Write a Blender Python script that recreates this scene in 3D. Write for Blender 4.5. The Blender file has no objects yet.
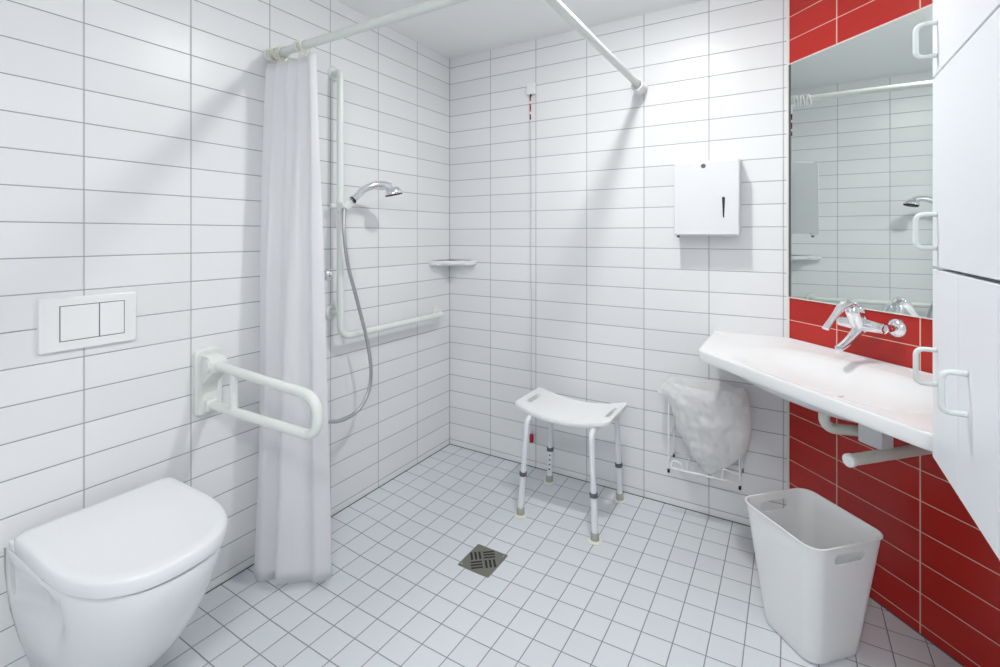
import bpy, bmesh, math, random
from mathutils import Vector, Matrix, noise
PI = math.pi
COL = bpy.context.scene.collection
RWX = 1.822            # where the back wall meets the red 45 degree wall
RIGHT = 2.529          # right wall
CEIL = 2.395
FRONT = -3.3
Q = math.sqrt(.5)

def W(s, d, z):        # point of the red wall: s along it, d out from it
    return Vector((RWX + s*Q - d*Q, -s*Q - d*Q, z))

# ------------------------------------------------------------------ materials
def new_mat(name):
    m = bpy.data.materials.new(name); m.use_nodes = True
    return m, m.node_tree, m.node_tree.nodes['Principled BSDF']

def plain(name, col, rough=.4, metal=0., spec=.5, bump=0., bscale=60., coat=0., var=.0):
    m, nt, b = new_mat(name)
    b.inputs['Base Color'].default_value = (*col, 1)
    b.inputs['Roughness'].default_value = rough
    b.inputs['Metallic'].default_value = metal
    b.inputs['Specular IOR Level'].default_value = spec
    b.inputs['Coat Weight'].default_value = coat
    tc = nt.nodes.new('ShaderNodeTexCoord')
    n = nt.nodes.new('ShaderNodeTexNoise'); n.inputs['Scale'].default_value = bscale
    nt.links.new(tc.outputs['Object'], n.inputs['Vector'])
    if bump:
        bp = nt.nodes.new('ShaderNodeBump'); bp.inputs['Strength'].default_value = bump
        bp.inputs['Distance'].default_value = .002
        nt.links.new(n.outputs['Fac'], bp.inputs['Height']); nt.links.new(bp.outputs['Normal'], b.inputs['Normal'])
    mr = nt.nodes.new('ShaderNodeMapRange')
    mr.inputs['To Min'].default_value = max(0, rough - .015); mr.inputs['To Max'].default_value = rough + .015
    nt.links.new(n.outputs['Fac'], mr.inputs['Value']); nt.links.new(mr.outputs['Result'], b.inputs['Roughness'])
    return m

def tile_mat(name, udir, up, uo, vdir, vp, vo, gu, gv, tile, grout_u, grout_v, rough=.30, var=.025, wave=.15, spec=.32, tint=None):
    m, nt, b = new_mat(name); N, L = nt.nodes, nt.links
    geo = N.new('ShaderNodeNewGeometry')
    def math_(op, a, c=None, d=None):
        x = N.new('ShaderNodeMath'); x.operation = op
        for i, v in enumerate((a, c, d)):
            if v is None: continue
            if isinstance(v, (int, float)): x.inputs[i].default_value = v
            else: L.new(v, x.inputs[i])
        return x.outputs[0]
    def axis(dr, off):
        dt = N.new('ShaderNodeVectorMath'); dt.operation = 'DOT_PRODUCT'
        L.new(geo.outputs['Position'], dt.inputs[0]); dt.inputs[1].default_value = dr
        return math_('SUBTRACT', dt.outputs['Value'], off)
    u = axis(udir, uo); v = axis(vdir, vo)
    def joint(x, pitch, g):
        dist = math_('PINGPONG', x, pitch/2)
        mr = N.new('ShaderNodeMapRange'); mr.interpolation_type = 'SMOOTHSTEP'
        mr.inputs['From Min'].default_value = g/2 + .0006; mr.inputs['From Max'].default_value = g/2 - .0004
        L.new(dist, mr.inputs['Value'])
        mb = N.new('ShaderNodeMapRange'); mb.interpolation_type = 'SMOOTHSTEP'
        mb.inputs['From Min'].default_value = g/2 - .0004; mb.inputs['From Max'].default_value = g/2 + .0022
        L.new(dist, mb.inputs['Value'])
        return mr.outputs[0], mb.outputs[0]
    mu, hu = joint(u, up, gu); mv, hv = joint(v, vp, gv)
    cu = math_('FLOOR', math_('DIVIDE', u, up)); cv = math_('FLOOR', math_('DIVIDE', v, vp))
    cx = N.new('ShaderNodeCombineXYZ'); L.new(cu, cx.inputs[0]); L.new(cv, cx.inputs[1])
    wn = N.new('ShaderNodeTexWhiteNoise'); wn.noise_dimensions = '2D'; L.new(cx.outputs[0], wn.inputs['Vector'])
    hsv = N.new('ShaderNodeHueSaturation'); hsv.inputs['Color'].default_value = (*tile, 1)
    L.new(math_('MULTIPLY_ADD', wn.outputs['Value'], var*2, 1 - var), hsv.inputs['Value'])
    base = hsv.outputs[0]
    if tint:
        mt = N.new('ShaderNodeMix'); mt.data_type = 'RGBA'
        L.new(math_('MULTIPLY', wn.outputs['Value'], .8), mt.inputs['Factor'])
        L.new(base, mt.inputs['A']); mt.inputs['B'].default_value = (*tint, 1); base = mt.outputs['Result']
    m1 = N.new('ShaderNodeMix'); m1.data_type = 'RGBA'
    L.new(mu, m1.inputs['Factor']); L.new(base, m1.inputs['A']); m1.inputs['B'].default_value = (*grout_u, 1)
    m2 = N.new('ShaderNodeMix'); m2.data_type = 'RGBA'
    L.new(mv, m2.inputs['Factor']); L.new(m1.outputs['Result'], m2.inputs['A']); m2.inputs['B'].default_value = (*grout_v, 1)
    L.new(m2.outputs['Result'], b.inputs['Base Color'])
    mask = math_('MAXIMUM', mu, mv)
    L.new(math_('MULTIPLY_ADD', mask, .7 - rough, rough), b.inputs['Roughness'])
    b.inputs['Specular IOR Level'].default_value = spec
    n = N.new('ShaderNodeTexNoise'); n.inputs['Scale'].default_value = 5; L.new(geo.outputs['Position'], n.inputs['Vector'])
    b1 = N.new('ShaderNodeBump'); b1.inputs['Strength'].default_value = wave; b1.inputs['Distance'].default_value = .004
    L.new(n.outputs['Fac'], b1.inputs['Height'])
    b2 = N.new('ShaderNodeBump'); b2.inputs['Strength'].default_value = .6; b2.inputs['Distance'].default_value = .0012
    L.new(math_('MINIMUM', hu, hv), b2.inputs['Height']); L.new(b1.outputs['Normal'], b2.inputs['Normal'])
    L.new(b2.outputs['Normal'], b.inputs['Normal'])
    return m

WT = (.80, .815, .83); GU = (.50, .51, .53); GV = (.34, .35, .37)
Z_ = (0, 0, 1)
M = {}
M['left'] = tile_mat('white_tile_left', (0, 1, 0), .3, -.303, Z_, .1001, .034, .0045, .003, WT, GU, GV)
M['back'] = tile_mat('white_tile_back', (1, 0, 0), .3, 0, Z_, .1001, .034, .0045, .003, WT, GU, GV)
M['right'] = tile_mat('white_tile_right', (0, 1, 0), .3, -.707, Z_, .1001, .034, .0045, .003, WT, GU, GV)
M['front'] = tile_mat('white_tile_front', (1, 0, 0), .3, 0, Z_, .1001, .034, .0045, .003, WT, GU, GV)
M['red'] = tile_mat('red_tile', (Q, -Q, 0), .2975, .223 + RWX*Q, Z_, .1001, .034, .004, .0028, (.47, .026, .020), (.78, .50, .42), (.78, .50, .42), rough=.27, var=.06)
M['floor'] = tile_mat('floor_tile', (1, 0, 0), .1, 0, (0, 1, 0), .1, 0, .0032, .0032, (.70, .735, .775), (.25, .27, .29), (.25, .27, .29), rough=.33, var=.04, wave=.1, tint=(.67, .725, .745))
M['ceiling'] = plain('ceiling_paint', (.93, .945, .95), .85, bump=.1, bscale=300)
M['ceramic'] = plain('sanitary_ceramic', (.84, .86, .885), .16)
M['basin'] = plain('basin_ceramic', (.82, .83, .84), .25, spec=.25)
M['seatplastic'] = plain('toilet_seat_plastic', (.84, .86, .885), .2)
M['plastic'] = plain('white_plastic', (.84, .85, .86), .35)
M['nylon'] = plain('grab_bar_nylon', (.76, .80, .77), .28)
M['rod'] = plain('rod_enamel', (.72, .76, .73), .3)
M['ring'] = plain('ring_plastic', (.78, .79, .68), .35)
M['bin'] = plain('bin_plastic', (.84, .85, .86), .5, bump=.08, bscale=400)
M['stool'] = plain('stool_plastic', (.90, .91, .92), .35)
M['alu'] = plain('stool_tube_enamel', (.80, .82, .86), .3)
M['grey'] = plain('grey_plastic', (.10, .11, .13), .5)
M['rubber'] = plain('grey_rubber', (.40, .41, .38), .7)
M['sucker'] = plain('pale_rubber', (.78, .80, .70), .5)
M['black'] = plain('black_plastic', (.01, .01, .012), .5)
M['chrome'] = plain('chrome', (.85, .86, .88), .06, metal=1.)
M['hose'] = plain('metal_hose', (.50, .51, .53), .3, metal=1.)
M['steel'] = plain('brushed_steel', (.30, .29, .25), .35, metal=1., bump=.2, bscale=200)
M['cab'] = plain('cabinet_laminate', (.83, .86, .90), .35)
M['handle'] = plain('handle_plastic', (.68, .73, .73), .3)
M['disp'] = plain('dispenser_enamel', (.74, .755, .785), .35)
M['wire'] = plain('white_wire', (.86, .87, .88), .35)
M['redplastic'] = plain('red_plastic', (.45, .015, .03), .4)
M['cord'] = plain('grey_cord', (.55, .55, .57), .7)
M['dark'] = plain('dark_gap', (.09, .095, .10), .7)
M['trap'] = plain('trap_plastic', (.74, .74, .67), .35)
M['trapbody'] = plain('trap_body_plastic', (.72, .74, .76), .4)
M['trim'] = plain('white_trim', (.78, .78, .74), .35)
m, nt, b = new_mat('mirror_glass'); M['mirror'] = m
b.inputs['Base Color'].default_value = (.82, .875, .85, 1); b.inputs['Metallic'].default_value = 1; b.inputs['Roughness'].default_value = .004
def cloth(name, col, trans, rough, bump, scale):
    m, nt, b = new_mat(name)
    b.inputs['Base Color'].default_value = (*col, 1); b.inputs['Roughness'].default_value = rough
    t = nt.nodes.new('ShaderNodeBsdfTranslucent'); t.inputs['Color'].default_value = (*col, 1)
    mx = nt.nodes.new('ShaderNodeMixShader'); mx.inputs[0].default_value = trans
    nt.links.new(b.outputs[0], mx.inputs[1]); nt.links.new(t.outputs[0], mx.inputs[2])
    nt.links.new(mx.outputs[0], nt.nodes['Material Output'].inputs['Surface'])
    n = nt.nodes.new('ShaderNodeTexNoise'); n.inputs['Scale'].default_value = scale
    bp = nt.nodes.new('ShaderNodeBump'); bp.inputs['Strength'].default_value = bump; bp.inputs['Distance'].default_value = .003
    nt.links.new(n.outputs['Fac'], bp.inputs['Height']); nt.links.new(bp.outputs['Normal'], b.inputs['Normal'])
    return m
M['curtain'] = cloth('curtain_cloth', (.955, .955, .97), .60, .55, .1, 40)
M['bag'] = cloth('bag_film', (.97, .975, .98), .55, .28, .35, 22)
m, nt, b = new_mat('lamp_diffuser'); M['lamp'] = m
e = nt.nodes.new('ShaderNodeEmission'); e.inputs['Color'].default_value = (1, .985, .97, 1); e.inputs['Strength'].default_value = 315
nt.links.new(e.outputs[0], nt.nodes['Material Output'].inputs['Surface'])
m, nt, b = new_mat('lamp_diffuser_soft'); M['lamp2'] = m
e = nt.nodes.new('ShaderNodeEmission'); e.inputs['Color'].default_value = (1, .99, .98, 1); e.inputs['Strength'].default_value = 27
nt.links.new(e.outputs[0], nt.nodes['Material Output'].inputs['Surface'])

# ------------------------------------------------------------------ mesh helpers
def link(name, verts, faces, mat, parent=None, smooth=40, boxy=False):
    me = bpy.data.meshes.new(name); me.from_pydata([tuple(v) for v in verts], [], faces)
    bm = bmesh.new(); bm.from_mesh(me)
    bmesh.ops.remove_doubles(bm, verts=bm.verts, dist=1e-6)
    bmesh.ops.recalc_face_normals(bm, faces=bm.faces); bm.to_mesh(me); bm.free()
    return link_mesh(name, me, mat, parent, smooth, boxy)

def link_mesh(name, me, mat, parent=None, smooth=40, boxy=False):
    me.materials.clear(); me.materials.append(mat)
    if smooth:
        me.shade_smooth(); me.set_sharp_from_angle(angle=math.radians(smooth))
        for p in me.polygons:
            if len(p.vertices) > 4 or (boxy and p.area > 1e-4): p.use_smooth = False
    o = bpy.data.objects.new(name, me); COL.objects.link(o)
    if parent is not None:
        o.parent = parent; me.transform(Matrix.Translation(-parent.location))
    return o

class MB:
    def __init__(s): s.v = []; s.f = []; s.boxy = False
    def add(s, v, f):
        n = len(s.v); s.v += [Vector(p) for p in v]; s.f += [tuple(i + n for i in q) for q in f]; return s
    def box(s, x0, x1, y0, y1, z0, z1, bev=0., seg=2, rot=None):
        s.boxy = True; bm = bmesh.new(); bmesh.ops.create_cube(bm, size=1)
        for v in bm.verts:
            v.co = Vector(((x0+x1)/2 + v.co.x*(x1-x0), (y0+y1)/2 + v.co.y*(y1-y0), (z0+z1)/2 + v.co.z*(z1-z0)))
        if bev: bmesh.ops.bevel(bm, geom=bm.edges[:], offset=bev, segments=seg, profile=.5, affect='EDGES')
        if rot: bm.transform(rot)
        bm.verts.index_update()
        s.add([v.co.copy() for v in bm.verts], [[v.index for v in f.verts] for f in bm.faces]); bm.free(); return s
    def tube(s, pts, r, n=14, caps=True, closed=False, flat=None):
        pts = [Vector(p) for p in pts]; k = len(pts)
        rs = r if isinstance(r, (list, tuple)) else [r]*k
        tan = []
        for i in range(k):
            if closed: a, b = pts[(i-1) % k], pts[(i+1) % k]
            else: a, b = pts[max(i-1, 0)], pts[min(i+1, k-1)]
            tan.append((b-a).normalized())
        up = Vector((0, 0, 1)) if abs(tan[0].z) < .9 else Vector((1, 0, 0))
        nrm = (up - tan[0]*up.dot(tan[0])).normalized(); V = []
        for i in range(k):
            nrm = (nrm - tan[i]*nrm.dot(tan[i])).normalized(); bi = tan[i].cross(nrm)
            for j in range(n):
                a = 2*PI*j/n; fl = flat if flat else 1
                V.append(pts[i] + nrm*(math.cos(a)*rs[i]*fl) + bi*(math.sin(a)*rs[i]))
        F = []
        for i in range(k if closed else k-1):
            for j in range(n):
                a = i*n + j; b = i*n + (j+1) % n; i2 = (i+1) % k
                F.append((a, b, i2*n + (j+1) % n, i2*n + j))
        if caps and not closed:
            F.append(tuple(range(n-1, -1, -1))); F.append(tuple((k-1)*n + j for j in range(n)))
        return s.add(V, F)
    def lathe(s, prof, origin=(0, 0, 0), axis=(0, 0, 1), n=32):
        ax = Vector(axis).normalized(); q = Vector((0, 0, 1)).rotation_difference(ax); o = Vector(origin)
        V = []; F = []; k = len(prof)
        for (r, h) in prof:
            for j in range(n):
                a = 2*PI*j/n; V.append(o + q @ Vector((r*math.cos(a), r*math.sin(a), h)))
        for i in range(k-1):
            for j in range(n):
                F.append((i*n+j, i*n+(j+1) % n, (i+1)*n+(j+1) % n, (i+1)*n+j))
        F.append(tuple(range(n-1, -1, -1))); F.append(tuple((k-1)*n + j for j in range(n)))
        return s.add(V, F)
    def loft(s, loops, cap0=True, cap1=True):
        n = len(loops[0]); V = [p for l in loops for p in l]; F = []
        for i in range(len(loops)-1):
            for j in range(n):
                F.append((i*n+j, i*n+(j+1) % n, (i+1)*n+(j+1) % n, (i+1)*n+j))
        if cap0: F.append(tuple(range(n-1, -1, -1)))
        if cap1: F.append(tuple((len(loops)-1)*n + j for j in range(n)))
        return s.add(V, F)
    def build(s, name, mat, parent=None, smooth=40):
        return link(name, s.v, s.f, mat, parent, smooth, s.boxy)

def bend(pts, rad, seg=8):     # polyline with rounded corners
    pts = [Vector(p) for p in pts]; out = [pts[0]]
    for i in range(1, len(pts)-1):
        a, b, c = pts[i-1], pts[i], pts[i+1]
        r = rad[i-1] if isinstance(rad, (list, tuple)) else rad
        u = (a-b).normalized(); w = (c-b).normalized(); ang = u.angle(w)
        t = min(r/math.tan(ang/2), (a-b).length*.49, (c-b).length*.49); r2 = t*math.tan(ang/2)
        p0 = b+u*t; cen = b + (u+w).normalized()*(r2/math.sin(ang/2))
        e0 = p0-cen; e1 = (b+w*t)-cen; om = e0.angle(e1)
        for k in range(seg+1):
            f = k/seg
            out.append(cen + (e0*math.sin((1-f)*om) + e1*math.sin(f*om))/math.sin(om))
    out.append(pts[-1]); return out

def spline(pts, sub=8):        # Catmull-Rom
    P = [Vector(p) for p in pts]; P = [P[0]*2-P[1]] + P + [P[-1]*2-P[-2]]; out = []
    for i in range(1, len(P)-2):
        for k in range(sub):
            t = k/sub; a, b, c, d = P[i-1], P[i], P[i+1], P[i+2]
            out.append(.5*((2*b) + (c-a)*t + (2*a-5*b+4*c-d)*t*t + (3*b-a-3*c+d)*t*t*t))
    out.append(P[-2]); return out

def rrect(x0, x1, y0, y1, r, n=6, z=0):
    out = []
    for cx, cy, a0 in ((x1-r, y1-r, 0), (x0+r, y1-r, PI/2), (x0+r, y0+r, PI), (x1-r, y0+r, 1.5*PI)):
        for k in range(n+1):
            a = a0 + PI/2*k/n; out.append(Vector((cx + r*math.cos(a), cy + r*math.sin(a), z)))
    return out

def cut(o, cutters):           # boolean difference, baked into the mesh
    tmp = []
    for mb in cutters:
        me = bpy.data.meshes.new('tmp'); me.from_pydata([tuple(v) for v in mb.v], [], mb.f)
        bm = bmesh.new(); bm.from_mesh(me); bmesh.ops.recalc_face_normals(bm, faces=bm.faces); bm.to_mesh(me); bm.free()
        c = bpy.data.objects.new('tmp', me); COL.objects.link(c); c.matrix_world = o.matrix_world.copy()
        if o.parent: me.transform(Matrix.Translation(-o.parent.location)); c.location = o.parent.location
        md = o.modifiers.new('b', 'BOOLEAN'); md.operation = 'DIFFERENCE'; md.object = c; md.solver = 'EXACT'; tmp.append(c)
    bpy.context.view_layer.update()
    dg = bpy.context.evaluated_depsgraph_get()
    me = bpy.data.meshes.new_from_object(o.evaluated_get(dg)); old = o.data; o.modifiers.clear(); o.data = me
    for c in tmp: bpy.data.objects.remove(c)
    me.shade_smooth(); me.set_sharp_from_angle(angle=math.radians(35))

def tag(o, label=None, cat=None, group=None, kind=None):
    if label: o['label'] = label
    if cat: o['category'] = cat
    if group: o['group'] = group
    if kind: o['kind'] = kind
    return o
def thing(name, loc, label, cat, group=None):
    o = bpy.data.objects.new(name, None); o.empty_display_size = .05; o.location = loc; COL.objects.link(o)
    return tag(o, label, cat, group)
def struct(name, mb, mat):
    o = mb.build(name, mat, None, 0); o['kind'] = 'structure'; return o

# ------------------------------------------------------------------ room shell
T = .12
def floor_z(x, y):      # the shower floor falls gently towards its drain
    d = math.hypot(x-.745, y+.745)
    return -.042*max(0, 1-d/1.05)*min(1, max(0, x/.3))*min(1, max(0, -y/.3))
fm = MB(); fx = [-T + (RIGHT+2*T)*i/70 for i in range(71)]; fy = [FRONT-T + (-FRONT+2*T)*j/90 for j in range(91)]
fm.v = [Vector((x, y, floor_z(x, y))) for x in fx for y in fy]
fm.f = [(i*91+j, (i+1)*91+j, (i+1)*91+j+1, i*91+j+1) for i in range(70) for j in range(90)]
fo_ = fm.build('floor', M['floor'], None, 80); fo_['kind'] = 'structure'
struct('ceiling', MB().box(-T, RIGHT+T, FRONT-T, T, CEIL, CEIL+.12), M['ceiling'])
struct('wall_left', MB().box(-T, 0, FRONT, T, -.05, CEIL), M['left'])
struct('wall_back', MB().box(0, RWX, 0, T, -.05, CEIL), M['back'])
a, b_ = W(0, 0, 0), W(1.0, 0, 0); c_, d_ = W(1.0, -T, 0), W(0, -T, 0)
struct('wall_red', MB().loft([[Vector((p.x, p.y, z)) for p in (a, b_, c_, d_)] for z in (0, CEIL)]), M['red'])
struct('wall_right', MB().box(RIGHT, RIGHT+T, FRONT, b_.y, 0, CEIL), M['right'])
struct('wall_front', MB().box(0, RIGHT, FRONT-T, FRONT, 0, CEIL), M['front'])
struct('trim_corner', MB().box(RWX-.011, RWX-.0005, -.003, 0, 0, CEIL), M['trim'])
# dark silicone seams where the walls meet the floor
struct('trim_floor_seam', MB().tube([(.002, FRONT+.01, .001), (.002, -.002, .001), (RWX, -.002, .001), W(.99, .002, .001)], .0022, n=6), M['dark'])

# ------------------------------------------------------------------ mirror
mr = thing('wall_mirror', W(.5, 0, 1.032), 'tall frameless mirror set flush into the red tiles above the tap', 'mirror')
def on_wall_box(mb, s0, s1, d0, d1, z0, z1, bev=0):
    rot = Matrix.Translation(Vector((RWX, 0, 0))) @ Matrix.Rotation(-PI/4, 4, 'Z')
    return mb.box(s0, s1, -d1, -d0, z0, z1, bev, rot=rot)
on_wall_box(MB(), .006, .985, .0, .005, 1.034, 2.030).build('mirror_glass', M['mirror'], mr, 0)
for z0, z1 in ((1.0305, 1.0345), (2.0295, 2.0325)):
    e = MB(); on_wall_box(e, .002, .99, 0, .006, z0, z1); e.build('edge_strip', M['trim'], mr)
e = MB(); on_wall_box(e, .002, .012, 0, .006, 1.0345, 2.0295); e.build('side_seal', M['dark'], mr)

# ------------------------------------------------------------------ toilet
YT = -1.782
def tshape(xf, hw, z, xb=.045, rb=.03, n=48, p=2.5):
    # D shape: straight back at xb, superelliptic front
    out = []
    L = xf - xb; x0 = xb + L*.42
    for k in range(n+1):
        a = -PI/2 + PI*k/n
        ca, sa = math.cos(a), math.sin(a)
        out.append(Vector((x0 + (xf-x0)*abs(ca)**(2/p), YT + hw*math.copysign(abs(sa)**(2/p), sa), z)))
    for k in range(5):
        a = PI/2*k/4; out.append(Vector((xb+rb-rb*math.sin(a), YT+hw-rb+rb*math.cos(a), z)))
    for k in range(5):
        a = PI/2*k/4; out.append(Vector((xb+rb-rb*math.cos(a), YT-hw+rb-rb*math.sin(a), z)))
    return out
toi = thing('toilet', (0, YT, 0), 'white wall-hung toilet with closed lid below the flush plate', 'toilet')
lp = []
prof = [(.4575, .522, .181, .001), (.455, .528, .185, .001), (.445, .530, .187, .001), (.40, .515, .187, .001), (.36, .496, .185, .001), (.31, .468, .180, .001), (.26, .436, .173, .001),
        (.21, .400, .163, .001), (.165, .362, .150, .001), (.125, .325, .135, .001), (.10, .295, .118, .001), (.088, .26, .09, .001)]
for z, xf, hw, xb in prof:
    base = tshape(xf, hw, z, xb, .02, p=2.3)
    pinch = min(1, max(0, (.445-z)/.05))*min(1, max(0, (z-.27)/.08))
    for v in base:      # flat recessed flanks behind the bowl swelling
        if v.x < .36:
            k = min(1, (.36-v.x)/.035)
            lim = .189 if z > .39 else .189 - (.39-z)**1.6*.36
            y = v.y-YT; v.y = YT + math.copysign(min(abs(y), hw - .024*k*pinch + (.022*max(0, 1-(v.x-.045)/.06) if v.x < .105 else 0)*pinch) if v.x > .045 else lim, y)
    lp.append(base)
bowl = MB().loft(lp).build('bowl', M['ceramic'], toi, 50)
cs = MB()
cs.v, cs.f = [], []
for sy in (-1, 1):
    MB.box(cs, .030, .056, YT+sy*.178-.022, YT+sy*.178+.03, .345, .425, .006)
cut(bowl, [cs])
MB().loft([tshape(.512, .174, .4576, .07), tshape(.512, .174, .4630, .07)]).build('seat', M['dark'], toi)  # inset seat coloured dark to paint the shade in the gap under the lid
MB().loft([tshape(.526, .1835, .4630, .055), tshape(.533, .1885, .4650, .049), tshape(.537, .1905, .478, .045), tshape(.536, .190, .495, .045), tshape(.532, .1865, .5015, .049), tshape(.525, .181, .504, .055), tshape(.505, .168, .505, .07)]).build('lid', M['seatplastic'], toi, 50)
for sy in (-1, 1):
    MB().lathe([(.011, -.022), (.013, -.02), (.013, .02), (.011, .022)], (.030, YT+sy*.145, .470), (0, 1, 0), 16).build('hinge', M['seatplastic'], toi)
    MB().box(.012, .055, YT+sy*.181-.006, YT+sy*.181+.004, .4585, .478, .004).build('hinge_cover', M['seatplastic'], toi)
h = MB(); outl = []
for z, y in ((.455, .1905), (.39, .1895), (.28, .1785), (.2, .163), (.145, .149), (.09, .115)): outl.append(Vector((.0015, YT-y, z)))
h.tube(outl, .002, 6)
h.build('wall_seal', M['rubber'], toi)

# ------------------------------------------------------------------ flush plate
fp = thing('flush_plate', (0, -1.79, 1.04), 'white dual flush plate on the tiles above the toilet', 'flush plate')
def plate(y0, y1, z0, z1, x0, x1, r=.004, b=.003):
    def lp(x, i): return [Vector((x, v.x, v.y)) for v in rrect(y0+i, y1-i, z0+i, z1-i, r, 4)]
    return MB().loft([lp(x0, 0), lp(x1-b, 0), lp(x1-b*.3, b*.3), lp(x1, b)])
plate(-1.908, -1.672, .962, 1.118, 0, .012, b=.004).build('cover', M['plastic'], fp)
fr = MB()
for (y0, y1, z0, z1) in ((-1.863, -1.705, 1.092, 1.094), (-1.863, -1.705, .990, .992), (-1.863, -1.861, .99, 1.094), (-1.707, -1.705, .99, 1.094), (-1.771, -1.7685, .99, 1.094)):
    fr.box(.010, .0124, y0, y1, z0, z1)
fr.build('button_gap', M['dark'], fp)
plate(-1.861, -1.771, .992, 1.092, .011, .0145, .002, .0015).build('flush_button', M['plastic'], fp)
plate(-1.7685, -1.707, .992, 1.092, .011, .0145, .002, .0015).build('flush_button', M['plastic'], fp)

# ------------------------------------------------------------------ folding grab bar beside the toilet
gb = thing('folding_grab_bar', (0, -1.45, .78), 'off-white folding grab bar standing out from the wall beside the toilet', 'grab bar')
def rplate(y0, y1, z0, z1, x0, x1, r=.02, b=.004):
    def lp(x, i): return [Vector((x, v.x, v.y)) for v in rrect(y0+i, y1-i, z0+i, z1-i, r, 6)]
    return MB().loft([lp(x0, 0), lp(x1-b, 0), lp(x1, b)])
rplate(-1.498, -1.405, .655, .890, 0, .022).build('wall_plate', M['nylon'], gb)
g = MB()
g.loft([[Vector((x, y, z)) for x, z in ((.015, .87), (.06, .868), (.082, .85), (.085, .815), (.06, .795), (.03, .77), (.015, .70))] for y in (-1.478, -1.425)])
g.lathe([(.02, -.034), (.023, -.031), (.023, .031), (.02, .034)], (.058, -1.4515, .838), (0, 1, 0), 20)
g.build('hinge_bracket', M['nylon'], gb)
upz, loz = .832, .696
path = bend([(.058, -1.452, .836), (.61, -1.452, .815), (.615, -1.452, .694), (.03, -1.452, .690)], [.058, .058], 12)
MB().tube(path, .0155, 16).build('rail', M['nylon'], gb)
MB().tube([(.175, -1.452, .828), (.175, -1.452, .694)], .0125, 14).build('cross_brace', M['nylon'], gb)
MB().box(.0, .045, -1.472, -1.432, .668, .712, .006).build('rest_bracket', M['nylon'], gb)

# ------------------------------------------------------------------ shower rod, rings, curtain
RY, RX_, RZ = -1.205, 1.19, 2.028
rd = thing('shower_curtain_rod', (RX_, RY, RZ), 'pale L-shaped shower curtain rod running between the left and back walls', 'curtain rod')
MB().tube(bend([(.001, RY, RZ), (RX_, RY, RZ), (RX_, -.001, RZ)], .09, 12), .0158, 18).build('rail', M['rod'], rd)
MB().lathe([(.030, 0), (.030, .006), (.022, .012), (.0205, .03), (.0175, .03)], (0, RY, RZ), (1, 0, 0), 24).build('wall_flange', M['rod'], rd)
MB().lathe([(.030, 0), (.030, .006), (.022, .012), (.0205, .03), (.0175, .03)], (RX_, 0, RZ), (0, -1, 0), 24).build('wall_flange', M['rod'], rd)
s_ = MB(); s_.tube([(RX_-.03, RY+.03, RZ+.01), (RX_-.03, RY+.03, CEIL)], .010, 12); s_.lathe([(.028, 0), (.028, .006), (.012, .01)], (RX_-.03, RY+.03, CEIL), (0, 0, -1), 20)
s_.build('ceiling_support', M['rod'], rd)

def ring_mb(cx, cy, along, tilt=0, hang=True):
    n = 26; pts = []; R_ = .0255 if along == 'x' else .0275; cz = RZ - (R_ - .0036 - .0162)
    for k in range(n):
        a = 2*PI*k/n; r = R_
        if along == 'x': pts.append((cx + math.sin(a)*tilt*.3, cy + r*math.cos(a), cz + r*math.sin(a)))
        else: pts.append((cx + r*math.cos(a), cy + math.sin(a)*tilt*.3, cz + r*math.sin(a)))
    mb = MB().tube(pts, .0036, 8, closed=True)
    mb.tube(spline([(cx, cy, cz-R_-.002), (cx+.002, cy+.002, cz-R_-.007), (cx, cy+.001, cz-R_-.012)], 4), .0022, 6)
    return mb
xr = [.016, .030, .045, .060, .076, .094, .196, .228]
where = ['closest to the left wall', 'second from the left wall', 'third from the left wall', 'fourth from the left wall', 'fifth from the left wall', 'sixth from the left wall', 'inner one of the two set apart', 'outermost one at the open edge']
for i, x in enumerate(xr):
    o = ring_mb(x, RY, 'x', (i % 3 - 1)*.03).build('curtain_ring', M['ring'])
    tag(o, 'cream curtain ring over the shower curtain, ' + where[i], 'curtain ring', 'curtain rings carrying the shower curtain')
for i in range(6):
    y = -.030 - i*.0140
    o = ring_mb(RX_, y, 'y', (i % 2)*.02).build('curtain_ring', M['plastic'])
    tag(o, 'spare white curtain ring in the bunch pushed against the back wall end of the rod', 'curtain ring', 'empty curtain rings at the back wall')

# curtain : folded sheet
random.seed(4)
cur = MB(); nu, nv = 260, 44; V = []; F = []
ztop, zbot = 1.984, .018
TOPP = [(.006, -1.208), (.035, -1.236), (.065, -1.205), (.095, -1.232), (.125, -1.200), (.155, -1.228), (.185, -1.200), (.215, -1.226), (.240, -1.205), (.272, -1.225), (.286, -1.205), (.260, -1.190)]
BOTP = [(.012, -1.235), (.045, -1.285), (.085, -1.318), (.128, -1.325), (.160, -1.285), (.178, -1.288), (.210, -1.318), (.245, -1.275), (.282, -1.232), (.318, -1.222), (.342, -1.182), (.300, -1.155)]
def path_pt(P, u):
    n = len(P)-1; f = min(u*n, n-1e-6); i = int(f); t = f-i
    a, b, c, d = (Vector(P[max(i-1, 0)]), Vector(P[i]), Vector(P[i+1]), Vector(P[min(i+2, n)]))
    return .5*((2*b) + (c-a)*t + (2*a-5*b+4*c-d)*t*t + (3*b-a-3*c+d)*t*t*t)
def cur_pt(u, v):      # u along cloth 0..1, v 0 top..1 bottom
    a, b = path_pt(TOPP, u), path_pt(BOTP, u); k = v**.45; k2 = v**.9
    k = k*(1-u) + k2*u
    p = a.lerp(b, k)
    x = max(p.x + .005*noise.noise(Vector((u*6, v*3, 7))), .004)
    y = p.y + .010*noise.noise(Vector((u*7, v*2.4, 1)))*min(1, v*3)
    return Vector((x, y, ztop + (zbot + .006*math.sin(u*14) - ztop)*v))
for i in range(nu+1):
    for j in range(nv+1): V.append(cur_pt(i/nu, (j/nv)))
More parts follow.
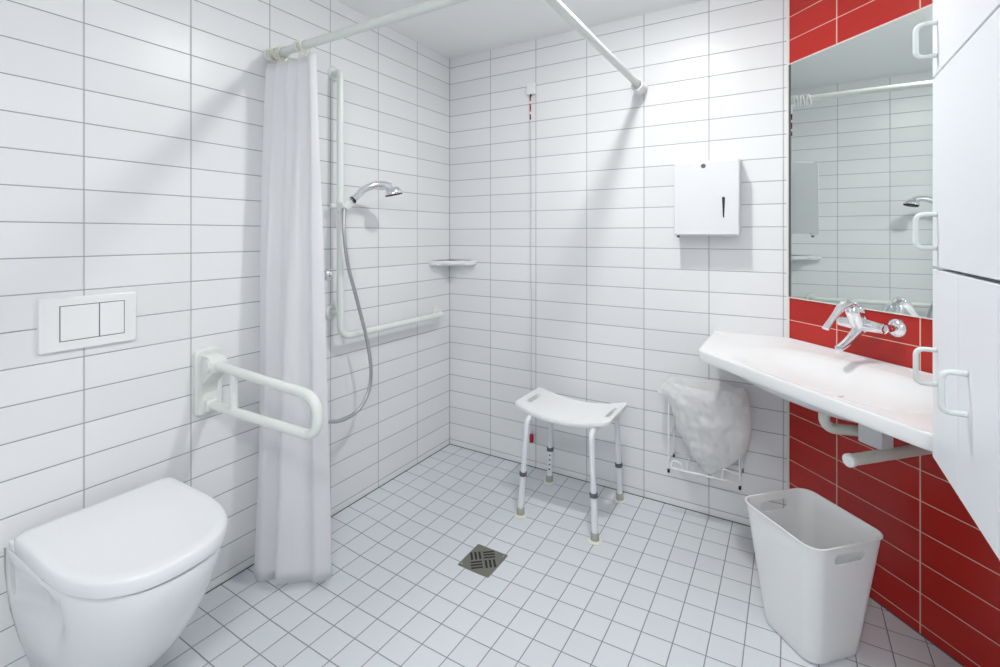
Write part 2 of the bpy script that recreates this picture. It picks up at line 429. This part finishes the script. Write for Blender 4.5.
for i in range(nu):
    for j in range(nv):
        a = i*(nv+1)+j; F.append((a, a+1, a+nv+2, a+nv+1))
cur.add(V, F)
co = cur.build('shower_curtain', M['curtain'], None, 80)
md = co.modifiers.new('thick', 'SOLIDIFY'); md.thickness = .0015
tag(co, 'white shower curtain gathered in folds against the left wall', 'shower curtain')

# ------------------------------------------------------------------ L shaped shower grab bar
BX, BY, BZ = .068, -.904, .836
lb = thing('shower_grab_bar', (0, BY, BZ), 'off-white L-shaped grab bar on the left shower wall, long arm upright', 'grab bar')
MB().tube(bend([(.004, -.885, 2.045), (BX, BY, 2.040), (BX, BY, BZ), (BX, -.165, BZ), (.004, -.140, BZ)], [.03, .055, .03], 10), .0163, 18).build('rail', M['nylon'], lb)
fl = [(.035, 0), (.035, .006), (.030, .012), (.018, .014)]
for (y, z) in ((-.885, 2.045), (-.140, BZ), (-.905, .945)):
    MB().lathe(fl, (0, y, z), (1, 0, 0), 28).build('wall_flange', M['nylon'], lb)
MB().tube([(.008, -.905, .945), (BX, BY, .945)], .012, 12).build('stub', M['nylon'], lb)
g = MB(); g.lathe([(.018, -.026), (.020, -.023), (.020, .023), (.018, .026)], (BX, BY, 1.43), (0, 0, 1), 24)
g.lathe([(.010, 0), (.014, .004), (.014, .022), (.010, .026)], (BX-.012, BY-.012, 1.43), (-.5, -.8, 0), 18)
g.lathe([(.012, -.016), (.017, -.014), (.021, .018), (.018, .02)], (.105, -.900, 1.432), (.3, .62, .72), 18)
g.box(.075, .105, -.925, -.90, 1.418, 1.446, .004)
g.build('slider', M['nylon'], lb)

# hand shower with its hose
hs = thing('hand_shower', (.105, -.90, 1.43), 'chrome hand shower with grey metal hose clipped to the shower grab bar', 'hand shower')
hp = spline([(.100, -.893, 1.440), (.112, -.866, 1.462), (.126, -.822, 1.508), (.143, -.776, 1.531), (.160, -.733, 1.537), (.176, -.700, 1.529)], 6)
rr = [.0075]*5 + [.0125]*2 + [.0135 + .0015*math.sin(i) * 0 for i in range(len(hp)-7)]
rr = [.0075 if i < 5 else .0165 + .005*(i-5)/(len(hp)-6) for i in range(len(hp))]
MB().tube(hp[5:], rr[5:], 18).build('handle', M['chrome'], hs)
MB().tube(hp[:6], .0065, 14).build('hose_nut', M['chrome'], hs)
MB().tube(hp[5:7], .0175, 18).build('collar', M['black'], hs)
hd = Vector((.184, -.688, 1.509)); hax = Vector((.10, .20, -1)).normalized()
MB().lathe([(.004, -.026), (.020, -.024), (.034, -.013), (.042, .002), (.043, .010), (.041, .013)], hd, hax, 32).build('spray_head', M['chrome'], hs)
MB().lathe([(.041, .012), (.0415, .017), (.038, .020), (.02, .0205)], hd, hax, 32).build('spray_face', M['black'], hs)
hose = spline([(.100, -.893, 1.440), (.100, -.908, 1.425), (.108, -.918, 1.37), (.114, -.922, 1.30), (.118, -.903, 1.16), (.12, -.854, 1.003), (.12, -.792, .80), (.12, -.769, .663), (.12, -.783, .570), (.12, -.836, .504), (.12, -.915, .482), (.118, -.99, .492), (.11, -1.06, .53), (.085, -1.10, .66), (.06, -1.105, .86), (.052, -1.105, 1.05)], 16)
rr = [.0080 + (.0008 if i % 2 else -.0004) for i in range(len(hose))]
MB().tube(hose, rr, 12).build('hose', M['hose'], hs, 80)
mx = thing('shower_mixer', (0, -1.07, 1.12), 'chrome shower mixer on the left wall, its small knob showing past the curtain', 'tap')
MB().tube([(.055, -1.18, 1.10), (.055, -.99, 1.118)], .020, 20).build('body', M['chrome'], mx)
MB().tube([(0, -1.15, 1.10), (.055, -1.15, 1.10)], .014, 16).build('inlet', M['chrome'], mx)
MB().tube([(0, -1.0, 1.116), (.055, -1.0, 1.116)], .014, 16).build('inlet', M['chrome'], mx)
MB().lathe([(.020, 0), (.026, .003), (.028, .012), (.025, .026), (.012, .034)], (.058, -.985, 1.124), (.2, 1, .0), 20).build('knob', M['chrome'], mx)

# ------------------------------------------------------------------ corner shelf
sh = [(.001, -.001), (.205, -.001), (.207, -.030), (.190, -.048), (.150, -.050), (.137, -.058), (.128, -.080), (.105, -.105), (.080, -.128), (.058, -.137), (.050, -.150), (.048, -.190), (.030, -.207), (.001, -.205)]
def shl(z, k): return [Vector((.001 + (x-.001)*k, -.001 + (y+.001)*k, z)) for x, y in sh]
so = MB().loft([shl(1.118, .90), shl(1.126, .975), shl(1.144, 1), shl(1.148, .985), shl(1.148, .93), shl(1.143, .90)]).build('corner_shelf', M['ceramic'])
tag(so, 'small white corner shelf where the left and back shower walls meet', 'shelf')

# ------------------------------------------------------------------ emergency pull cord
pc = thing('emergency_pull_cord', (.576, 0, 2.11), 'thin emergency pull cord hanging down the back shower wall to a red grip', 'pull cord')
MB().box(.550, .604, -.022, 0, 2.085, 2.150, .005).build('switch_box', M['plastic'], pc)
MB().lathe([(.006, 0), (.005, .012)], (.576, -.016, 2.086), (0, 0, -1), 12).build('cord_outlet', M['black'], pc)
zz = 2.076; k = 0
while zz > 1.955:
    MB().tube([(.574, -.017, zz), (.574, -.017, zz-.0145)], .0040, 8).build('cord_segment', M['redplastic'] if k % 2 else M['black'] if k % 4 == 0 else M['plastic'], pc); zz -= .0145; k += 1
MB().tube([(.574+.002*math.sin(z*9)+.008*(2-z)/1.8, -.016, z) for z in [1.956-.05*i for i in range(36)] + [.190]], .0018, 6).build('cord', M['cord'], pc)
MB().lathe([(.004, 0), (.010, .004), (.0115, .025), (.010, .046), (.004, .05)], (.582, -.018, .192), (0, 0, -1), 16).build('grip', M['redplastic'], pc)

# ------------------------------------------------------------------ paper towel dispenser
X0, X1, DD = 1.368, 1.636, .12
dp = thing('towel_dispenser', (1.5, 0, 1.46), 'white metal paper towel dispenser on the back wall left of the mirror', 'towel dispenser')
MB().box(X0+.004, X1-.004, -.1, 0, 1.308, 1.634, .004).build('body', M['disp'], dp)
cvl = []
for (x, i) in ((X0, .002), (X0+.002, 0), (X1-.002, 0), (X1, .002)):
    pr = [(-.0015-i*0, 1.640-i), (-DD+.004+i, 1.625-i), (-DD+i, 1.620-i), (-DD+i, 1.304+i), (-DD+.006+i, 1.298+i), (-.094, 1.298+i), (-.094, 1.310), (-.0015, 1.310)]
    cvl.append([Vector((x, y, z)) for y, z in pr])
cv = MB().loft(cvl).build('cover', M['disp'], dp)
c1 = MB().loft([[Vector((x, y, z)) for x, z in ((1.5685, 1.460), (1.571, 1.466), (1.5785, 1.466), (1.581, 1.460), (1.5805, 1.435), (1.578, 1.376), (1.5725, 1.376), (1.570, 1.435))] for y in (-.15, -.112)])
cut(cv, [c1])
MB().box(1.565, 1.584, -.1165, -.112, 1.372, 1.470).build('level_window', M['black'], dp)
lk = MB().lathe([(.010, 0), (.010, .002), (.008, .003)], (1.493, -.12, 1.606), (0, -1, 0), 20); lk.build('lock', M['grey'], dp)
MB().box(X0+.01, X0+.022, -.112, -.10, 1.288, 1.299, .002).build('hinge_pin', M['dark'], dp)

# ------------------------------------------------------------------ stool
st = thing('shower_stool', (.912, -.24, floor_z(.912, -.24)), 'white plastic shower stool with curved seat and four enamelled tube legs', 'stool')
def seat_z(x): return .452 + .040*abs((x-.912)/.240)**2.0
ol = rrect(.672, 1.152, -.380, -.093, .020, 8)
dense = []
for i in range(len(ol)):
    a, b = ol[i], ol[(i+1) % len(ol)]; n = max(1, int((b-a).length/.015))
    for k in range(n): dense.append(a.lerp(b, k/n))
# waist the long sides a little
for v in dense:
    t = (v.x-.912)/.24
    v.y = -.2365 + (v.y+.2365)*(1 - .03*abs(t)**3)
def sl(k, dz):
    out = []
    for v in dense:
        x = .912 + (v.x-.912)*k; y = -.2365 + (v.y+.2365)*k
        out.append(Vector((x, y, seat_z(x)+dz)))
    return out
n_in = [1-.07*i for i in range(1, 14)]
loops = [sl(k, -.022) for k in reversed(n_in)] + [sl(.975, -.022), sl(.995, -.017), sl(1, -.008), sl(.996, -.001), sl(.98, .002), sl(.955, .001)] + [sl(k, -.001) for k in n_in]
seat = MB().loft(loops).build('seat', M['stool'], st, 50)
cs = []
for x in (.712, 1.112):
    cs.append(MB().loft([[Vector((v.x, v.y, z)) for v in rrect(x-.012, x+.012, -.300, -.175, .0115, 6)] for z in (.40, .56)]))
cut(seat, cs)
leg_d = [(.723, -.401, .757, -.398, -.32), (1.098, -.415, 1.077, -.402, -.32), (1.104, -.082, 1.092, -.094, -.16), (.729, -.096, .744, -.100, -.16)]
for (fx, fy, tx, ty, iy) in leg_d:
    fz = floor_z(fx, fy); zt_ = seat_z(tx) - .036
    lg = MB(); top = Vector((tx, ty, zt_)); foot = Vector((fx, fy, fz+.03)); mid = foot.lerp(top, (.155-foot.z)/(top.z-foot.z))
    MB.tube(lg, bend([(tx, iy, zt_), (tx, ty, zt_), mid], .028, 8), .0128, 16)
    o = lg.build('leg', M['alu'], st)
    MB().tube([mid + (top-mid)*.07, foot], .0142, 16).build('lower_tube', M['alu'], o)
    MB().lathe([(.014, -.009), (.0175, -.008), (.018, .008), (.014, .010)], mid + (top-mid)*.06, top-mid, 18).build('clamp', M['grey'], o)
    dr = Vector((.35, -1, 0)).normalized()
    for q in range(4):
        p = foot.lerp(mid, .35 + q*.19) + dr*.0128
        if fy > -.3 and fx < .9: MB().lathe([(.0042, 0), (.0042, .0022)], p, dr, 10).build('adjusting_hole', M['black'], o)
    MB().lathe([(.018, 0), (.019, .004), (.0165, .034), (.0145, .036)], (fx, fy, fz+.003), (top-foot), 18).build('rubber_foot', M['rubber'], o)
    MB().lathe([(.030, 0), (.031, .002), (.026, .005), (.019, .007)], (fx, fy, fz+.0003), (0, 0, 1), 24).build('suction_pad', M['sucker'], o)
    for c in o.children:      # children of a leg are placed relative to the leg, which sits at the thing's origin
        c.data.transform(Matrix.Translation(-st.location))

# ------------------------------------------------------------------ floor drain
DX0, DX1, DY0, DY1 = .662, .811, -.822, -.669
cx0, cy0 = (DX0+DX1)/2, (DY0+DY1)/2; dz0 = -.0375
dr_ = thing('floor_drain', (cx0, cy0, dz0), 'square steel floor drain with woven slot pattern in the shower floor', 'floor drain')
fo = MB().loft([[Vector((v.x, v.y, z)) for v in rrect(DX0+i, DX1-i, DY0+i, DY1-i, .004, 3)] for z, i in ((dz0-.02, 0), (dz0+.001, 0), (dz0+.0018, .002))]).build('frame', M['steel'], dr_, 30)
for (qx, qy, hz) in ((-1, 1, 0), (1, 1, 1), (-1, -1, 1), (1, -1, 0)):
    for k in range(3):
        o_ = .010 + k*.0170; h_ = .0046
        r = Matrix.Translation((cx0, cy0, 0)) @ Matrix.Rotation(PI*.22, 4, 'Z')
        if hz: a_ = (.005 if qx > 0 else -.052, .052 if qx > 0 else -.005, qy*o_-h_, qy*o_+h_)
        else: a_ = (qx*o_-h_, qx*o_+h_, .005 if qy > 0 else -.052, .052 if qy > 0 else -.005)
        MB().box(*a_, dz0+.0015, dz0+.0022, rot=r).build('slot', M['black'], dr_, 0)
for (sx, sy) in ((-1, -1), (1, 1)):
    MB().lathe([(.0035, 0), (.003, .001)], (cx0+sx*.062, cy0+sy*.062, dz0+.0017), (0, 0, 1), 12).build('screw', M['chrome'], dr_)

# ------------------------------------------------------------------ wire rack and bag
BXL, BXR, YF, YB = 1.345, 1.640, -.125, -.012
wr = thing('wire_bag_holder', (1.49, 0, .2), 'white wire waste bag holder on the back wall under the basin', 'bag holder')
def w(name, *paths, r=.0032):
    mb = MB()
    for p in paths: mb.tube(p, r, 8)
    return mb.build(name, M['wire'], wr)
for x in (BXL, BXR):
    w('side_frame', bend([(x, YF, .226), (x, YF, .60), (x, YB, .60), (x, YB, .252)], .02, 5), [(x, YF, .262), (x, YB, .262)], [(x, YF, .38), (x, YB, .38)], [(x, YF, .50), (x, YB, .50)])
    for (y, z) in ((YF, .226), (YB, .252)): MB().lathe([(.004, 0), (.0058, .001), (.0058, .016), (.004, .018)], (x, y, z+.004), (0, 0, -1), 10).build('end_cap', M['black'], wr)
for y in (YF, YB): w('top_hoop', [(BXL, y, .60), (BXR, y, .60)])
w('front_bar', [(BXL+.01, YF, .236), (BXR-.055, YF, .236)], r=.0048)
for z in (.268, .40): w('rear_rail', [(BXL, YB, z), (BXR, YB, z)])
w('lower_loop', bend([(BXL+.012, YF, .236), (BXL+.020, YF, .275), (BXL+.055, YF, .268), (BXL+.062, YF, .240)], .012, 5))
w('lower_loop', bend([(BXR-.07, YF, .236), (BXR-.066, YF, .285), (BXR-.004, YF, .275)], .006, 5))
w('lower_loop', bend([(BXR-.055, YF, .240), (BXR-.02, YF, .236), (BXR, YF, .228)], .01, 4))
for x in (1.42, 1.455, 1.53): w('cross_wire', bend([(x, YF, .236), (x, YF+.05, .236), (x, YB, .266)], .01, 4))

# plastic bag: loft of wrinkled rings
secs = [  # z, x0, x1, y0(front), y1
 (.585, 1.362, 1.622, -.112, -.028), (.608, 1.350, 1.640, -.132, -.012), (.622, 1.340, 1.648, -.142, -.004), (.624, 1.330, 1.652, -.150, -.003), (.612, 1.318, 1.660, -.160, -.003), (.590, 1.295, 1.668, -.168, -.003), (.572, 1.293, 1.672, -.170, -.003), (.555, 1.325, 1.676, -.172, -.003), (.53, 1.342, 1.678, -.172, -.003), (.49, 1.356, 1.680, -.172, -.003), (.45, 1.370, 1.680, -.168, -.003), (.41, 1.385, 1.674, -.162, -.003),
 (.37, 1.400, 1.660, -.155, -.003), (.33, 1.420, 1.636, -.146, -.003), (.295, 1.445, 1.600, -.135, -.004), (.265, 1.475, 1.570, -.122, -.006), (.245, 1.495, 1.545, -.108, -.02), (.238, 1.512, 1.530, -.09, -.05)]
lps = []; nb = 150
fine = []
for i in range(len(secs)-1):
    for k in range(4):
        t = k/4; fine.append([secs[i][q]*(1-t)+secs[i+1][q]*t for q in range(5)])
fine.append(list(secs[-1]))
for i, (z, x0, x1, y0, y1) in enumerate(fine):
    l = []
    for j in range(nb):
        a = 2*PI*j/nb; ca, sa = math.cos(a), math.sin(a); p = 2.6
        x = (x0+x1)/2 + (x1-x0)/2*math.copysign(abs(ca)**(2/p), ca); y = (y0+y1)/2 + (y1-y0)/2*math.copysign(abs(sa)**(2/p), sa)
        fr_ = max(0, -sa)*.8 + .3*abs(ca)
        n1 = noise.noise(Vector((x*11+z*9, y*10, z*13-x*10)))*.013 + noise.noise(Vector((x*30+z*24, y*24, z*22-x*34)))*.0115 + noise.noise(Vector((x*70, y*60, z*45)))*.0045
        dirv = Vector((ca, sa, 0)); amp = min(1, fr_*1.2)
        crease = -.010*math.exp(-((x-1.53-(z-.45)*.25)/.010)**2)*(1 if .30 < z < .60 else 0)*max(0, -sa)
        v = Vector((x, y, z + .005*math.sin(a*5+1)*(1 if i < 16 else .2))) + dirv*(n1*amp + crease); v.y = min(v.y, -.002)
        l.append(v)
    lps.append(l)
bg = MB().loft(lps, cap0=False, cap1=True).build('plastic_bag', M['bag'], None, 70)
tag(bg, 'crumpled white plastic waste bag draped over the wire holder', 'plastic bag')

# ------------------------------------------------------------------ wash basin
ws = thing('wash_basin', W(.5, 0, .84), 'wide white wash basin with angled ends on the red tiled wall', 'basin')
ZT = .858
poly = [Vector((1.518, -.001)), Vector((RWX, -.001)), Vector((RIGHT-.001, b_.y-.001)), Vector((RIGHT-.001, -1.011)), Vector((2.098, -1.011)), Vector((1.518, -.431))]
poly = [Vector((p.x, p.y, 0)) for p in poly]
poly[1].x -= .001; poly[2].y -= .001
op = bend([poly[0], poly[5], poly[4], poly[3]], [.07, .07], 12)
outline = [poly[1]] + op[:1]
ring = [poly[2], poly[1]] + op       # C, B, A ... D
# densify and resample
rd_ = []
for i in range(len(ring)):
    p, q = ring[i], ring[(i+1) % len(ring)]; n = max(1, int((q-p).length/.02))
    for k in range(n): rd_.append(p.lerp(q, k/n))
cen = W(.46, .29, 0); cen.z = 0
es = Vector((Q, -Q, 0)); ed = Vector((-Q, -Q, 0))
def scaled(k, z): return [Vector((cen.x + (p.x-cen.x)*k, cen.y + (p.y-cen.y)*k, z)) for p in rd_]
def ell(p, A, B, z, pw=2.6, c=None, k=0):
    out = []
    c = c or cen
    for q in rd_:
        v = q - cen; a = math.atan2(v.dot(ed), v.dot(es)); ca, sa = math.cos(a), math.sin(a)
        out.append(Vector((c.x, c.y, z)) + es*(A*math.copysign(abs(ca)**(2/pw), ca)) + ed*(B*math.copysign(abs(sa)**(2/pw), sa)))
    return out
def front_only(k, z, zb):     # keep the wall side at the wall
    out = []
    for p in rd_:
        atwall = (p.y > -.003) or (abs(p.x+p.y-RWX) < .004) or p.x > RIGHT-.003
        kk = 1-(1-k)*.12 if atwall else k
        out.append(Vector((cen.x + (p.x-cen.x)*kk, cen.y + (p.y-cen.y)*kk, z)))
    return out
cu = W(.42, .29, 0); cu.z = 0
L_ = [ell(0, .02, .015, .742, c=cu), ell(0, .12, .07, .745, c=cu), ell(0, .22, .12, .757, c=cu), ell(0, .29, .165, .780, c=cu), ell(0, .325, .190, .804, c=cu), ell(0, .335, .198, .8155, c=cu),
      front_only(.965, .8165, 0), front_only(.99, .818, 0), front_only(.998, .823, 0), front_only(1, .830, 0), front_only(1, .850, 0), front_only(.998, .8555, 0), front_only(.99, .858, 0), front_only(.975, .8575, 0), front_only(.95, .8555, 0), front_only(.90, .8540, 0),
      ell(0, .375, .205, .853, pw=3), ell(0, .345, .190, .849, pw=2.8), ell(0, .31, .17, .838), ell(0, .27, .145, .820), ell(0, .22, .115, .803), ell(0, .13, .065, .790), ell(0, .03, .02, .786)]
MB().loft(L_).build('bowl', M['basin'], ws, 50)
up = MB()
MB().lathe([(.030, 0), (.032, .003), (.024, .004), (.008, .002)], cen + Vector((0, 0, .7865)), (0, 0, 1), 28).build('waste_outlet', M['basin'], ws)
# faucet
tp = thing('basin_tap', W(.374, .05, .983), 'chrome lever mixer tap mounted on the red tiles over the basin', 'tap')
SC = .374
for s in (.299, .449):
    MB().lathe([(.034, 0), (.034, .003), (.028, .012), (.014, .020), (.012, .020)], W(s, .0, .983), W(0, 1, 0)-W(0, 0, 0), 28).build('rosette', M['chrome'], tp)
    MB().tube([W(s, .015, .983), W(s + (.374-s)*.1, .050, .983)], .0125, 16).build('inlet', M['chrome'], tp)
    MB().lathe([(.012, 0), (.0175, .002), (.0175, .016), (.013, .018)], W(s, .043, .983), W(0, 1, 0)-W(0, 0, 0), 6).build('union_nut', M['chrome'], tp)
MB().tube([W(SC-.082, .066, .983), W(SC-.078, .066, .983), W(SC-.03, .068, .985), W(SC+.03, .068, .985), W(SC+.078, .066, .983), W(SC+.082, .066, .983)], [.012, .0165, .021, .021, .0165, .012], 20).build('body', M['chrome'], tp)
MB().tube([W(SC, .060, .968), W(SC, .078, 1.000), W(SC, .094, 1.030), W(SC, .101, 1.044), W(SC, .105, 1.052)], [.024, .029, .028, .027, .020], 24).build('cartridge', M['chrome'], tp)
MB().tube(spline([W(SC, .096, 1.050), W(SC, .120, 1.062), W(SC, .150, 1.050), W(SC, .185, 1.018), W(SC, .222, .978)], 6), [.022 + .004*math.sin(i*PI/12) - .0080*max(0, i-6)/18 for i in range(25)], 18, flat=.55).build('lever', M['chrome'], tp)
MB().tube(spline([W(SC, .068, .975), W(SC, .095, .952), W(SC, .130, .925), W(SC, .165, .906)], 6), [.020-.006*i/18 for i in range(19)], 16, flat=.8).build('spout', M['chrome'], tp)
MB().lathe([(.012, 0), (.0125, .012), (.011, .016)], W(SC, .162, .908), (W(0, .15, -1)-W(0, 0, 0)), 18).build('aerator', M['chrome'], tp)

# siphon below the basin
tr = thing('drain_trap', W(.5, .2, .66), 'off-white flat drain trap and waste pipes below the basin', 'drain trap')
MB().tube(bend([W(.44, .30, .765), W(.44, .30, .671), W(.50, .165, .665)], .034, 8), .0165, 18).build('upper_pipe', M['trap'], tr)
MB().lathe([(.028, 0), (.030, .004), (.030, .026), (.024, .030)], W(.44, .30, .775), (0, 0, -1), 24).build('outlet_nut', M['trapbody'], tr)
t_ = MB(); on_wall_box(t_, .505, .580, .19, .24, .648, .76, .004); t_.build('trap_body', M['trapbody'], tr)
MB().tube([W(.575, .352, .632), W(.575, .335, .632), W(.575, .0, .634)], .0168, 20).build('lower_pipe', M['trap'], tr)
MB().lathe([(.0168, 0), (.0192, .001), (.0192, .014), (.015, .018)], W(.575, .347, .632), W(0, 1, 0)-W(0, 0, 0), 24).build('end_cap', M['plastic'], tr)
MB().lathe([(.034, 0), (.034, .004), (.022, .010)], W(.575, 0, .634), W(0, 1, 0)-W(0, 0, 0), 24).build('wall_rosette', M['trap'], tr)
kb = MB(); kb.loft([[W(s, d, z) for d, z in ((.04, .82), (.36, .82), (.30, .79), (.05, .76))] for s in (.80, .83)])
kb.build('support_bracket', M['basin'], ws)
# fixing bracket under the left end
bk = MB(); bk.box(1.545, 1.70, -.03, 0, .765, .8195, .002); bk.build('fixing_rail', M['trapbody'], ws)
for x in (1.56, 1.59, 1.62): MB().box(x, x+.004, -.034, -.028, .775, .812).build('rail_slot', M['dark'], ws)

# ------------------------------------------------------------------ wall cabinets
CX = 2.080; CY = -1.096
def handle(parent, y, z0, z1):
    MB().tube(bend([(CX-.001, y, z1), (CX-.033, y, z1), (CX-.033, y, z0), (CX-.001, y, z0)], .012, 6), .0048, 12).build('handle', M['handle'], parent)
def cabinet(label, z0, z1, doors):
    c = thing('wall_cabinet', (CX+.2, CY-.3, z0), label, 'cabinet', 'wall cabinets right of the basin')
    MB().box(CX+.02, RIGHT-.002, CY-.60, CY, z0+.001, z1-.001, .0015).build('body', M['cab'], c)
    for (y0, y1, hy, hz0, hz1) in doors:
        d = MB().box(CX, CX+.0185, CY-y1+.0008, CY-y0-.0008, z0+.0015, z1-.0015, .0015).build('door', M['cab'], c)
        if hy:
            handle(d, CY-hy, hz0, hz1)
            for k in d.children: k.data.transform(Matrix.Translation(-c.location))
    return c
cabinet('white laminate wall cabinet with wide door, topmost of the three in the stack', 1.6235, 2.015, [(0, .6, .037, 1.660, 1.726)])
cabinet('white laminate wall cabinet with wide door, middle one of the stack beside the mirror', 1.2335, 1.6225, [(0, .6, .037, 1.273, 1.341)])
cabinet('white laminate wall cabinet with narrow doors, lowest one of the stack beside the basin', .839, 1.2305, [(0, .178, .037, .999, 1.068), (.178, .368, .233, 1.001, 1.069), (.368, .6, None, 0, 0)])

# ------------------------------------------------------------------ waste bin
bn = thing('waste_bin', W(.435, .35, 0), 'open white plastic waste bin with oval hand holes in front of the red wall', 'waste bin')
HB = .385
def bl(z, inset=0, extra=0):
    t = z/HB; s0 = .328 + (.279-.328)*t; s1 = .535 + (.579-.535)*t; d0 = .248 + (.208-.248)*t; d1 = .452 + (.487-.452)*t
    s0 += inset; s1 -= inset; d0 += inset; d1 -= inset; s0 -= extra; s1 += extra; d0 -= extra; d1 += extra
    return [W(v.x, v.y, z) for v in rrect(s0, s1, d0, d1, .046 - inset, 10)]
ls = [bl(.001, .008), bl(.004, .002), bl(.012, 0)] + [bl(.012 + (HB-.018)*k/10, 0) for k in range(1, 11)] + [bl(HB-.004, -.0, .0028), bl(HB-.001, 0, .003), bl(HB, 0, .001), bl(HB-.001, .0022)] + [bl(HB-.004-(HB-.012)*k/10, .0028) for k in range(0, 11)]
bo = MB().loft(ls).build('body', M['bin'], bn, 35)
hc = []
for sgn, s in ((-1, .30), (1, .575)):
    pts = rrect(.352-.058, .352+.058, .325, .359, .0169, 8)
    hc.append(MB().loft([[W(s+q, v.x, v.y) for v in pts] for q in (-.03, .03)]))
cut(bo, hc)

# ------------------------------------------------------------------ ceiling lights
def lamp(x, y, r, label, mat, drop):
    t = thing('ceiling_light', (x, y, CEIL), label, 'ceiling light')
    MB().lathe([(r+.012, 0), (r+.012, .010), (r+.004, .014), (r+.001, .014), (r+.001, .008)], (x, y, CEIL), (0, 0, -1), 40).build('housing', M['plastic'], t)
    MB().lathe([(r, .008), (r, .3*drop), (r*.93, drop*.65), (r*.75, drop*.87), (r*.4, drop*.98), (.005, drop)], (x, y, CEIL), (0, 0, -1), 40).build('diffuser', mat, t)
lamp(1.33, -.915, .058, 'small round opal ceiling light above the shower area', M['lamp'], .026)
lamp(1.90, -2.85, .25, 'large round opal ceiling light above the middle of the room', M['lamp2'], .026)

# ------------------------------------------------------------------ camera, world, colour
sc = bpy.context.scene
wd = bpy.data.worlds.new('world'); sc.world = wd; wd.use_nodes = True
wd.node_tree.nodes['Background'].inputs[0].default_value = (.8, .85, .9, 1); wd.node_tree.nodes['Background'].inputs[1].default_value = .2
cd = bpy.data.cameras.new('camera'); cam = bpy.data.objects.new('camera', cd); COL.objects.link(cam); sc.camera = cam
cam.location = (1.8273, -2.4059, 1.299); cam.rotation_euler = (PI/2, 0, math.radians(30.534))
cd.sensor_fit = 'HORIZONTAL'; cd.sensor_width = 36; cd.lens = 482.4/1000*36
cd.shift_x = -(506.3-500)/1000; cd.shift_y = (235.2-333.5)/1000
cd.clip_start = .02
sc.view_settings.view_transform = 'Standard'; sc.view_settings.look = 'None'; sc.view_settings.gamma = 1
sc.view_settings.use_curve_mapping = False; sc.view_settings.exposure = 0.58
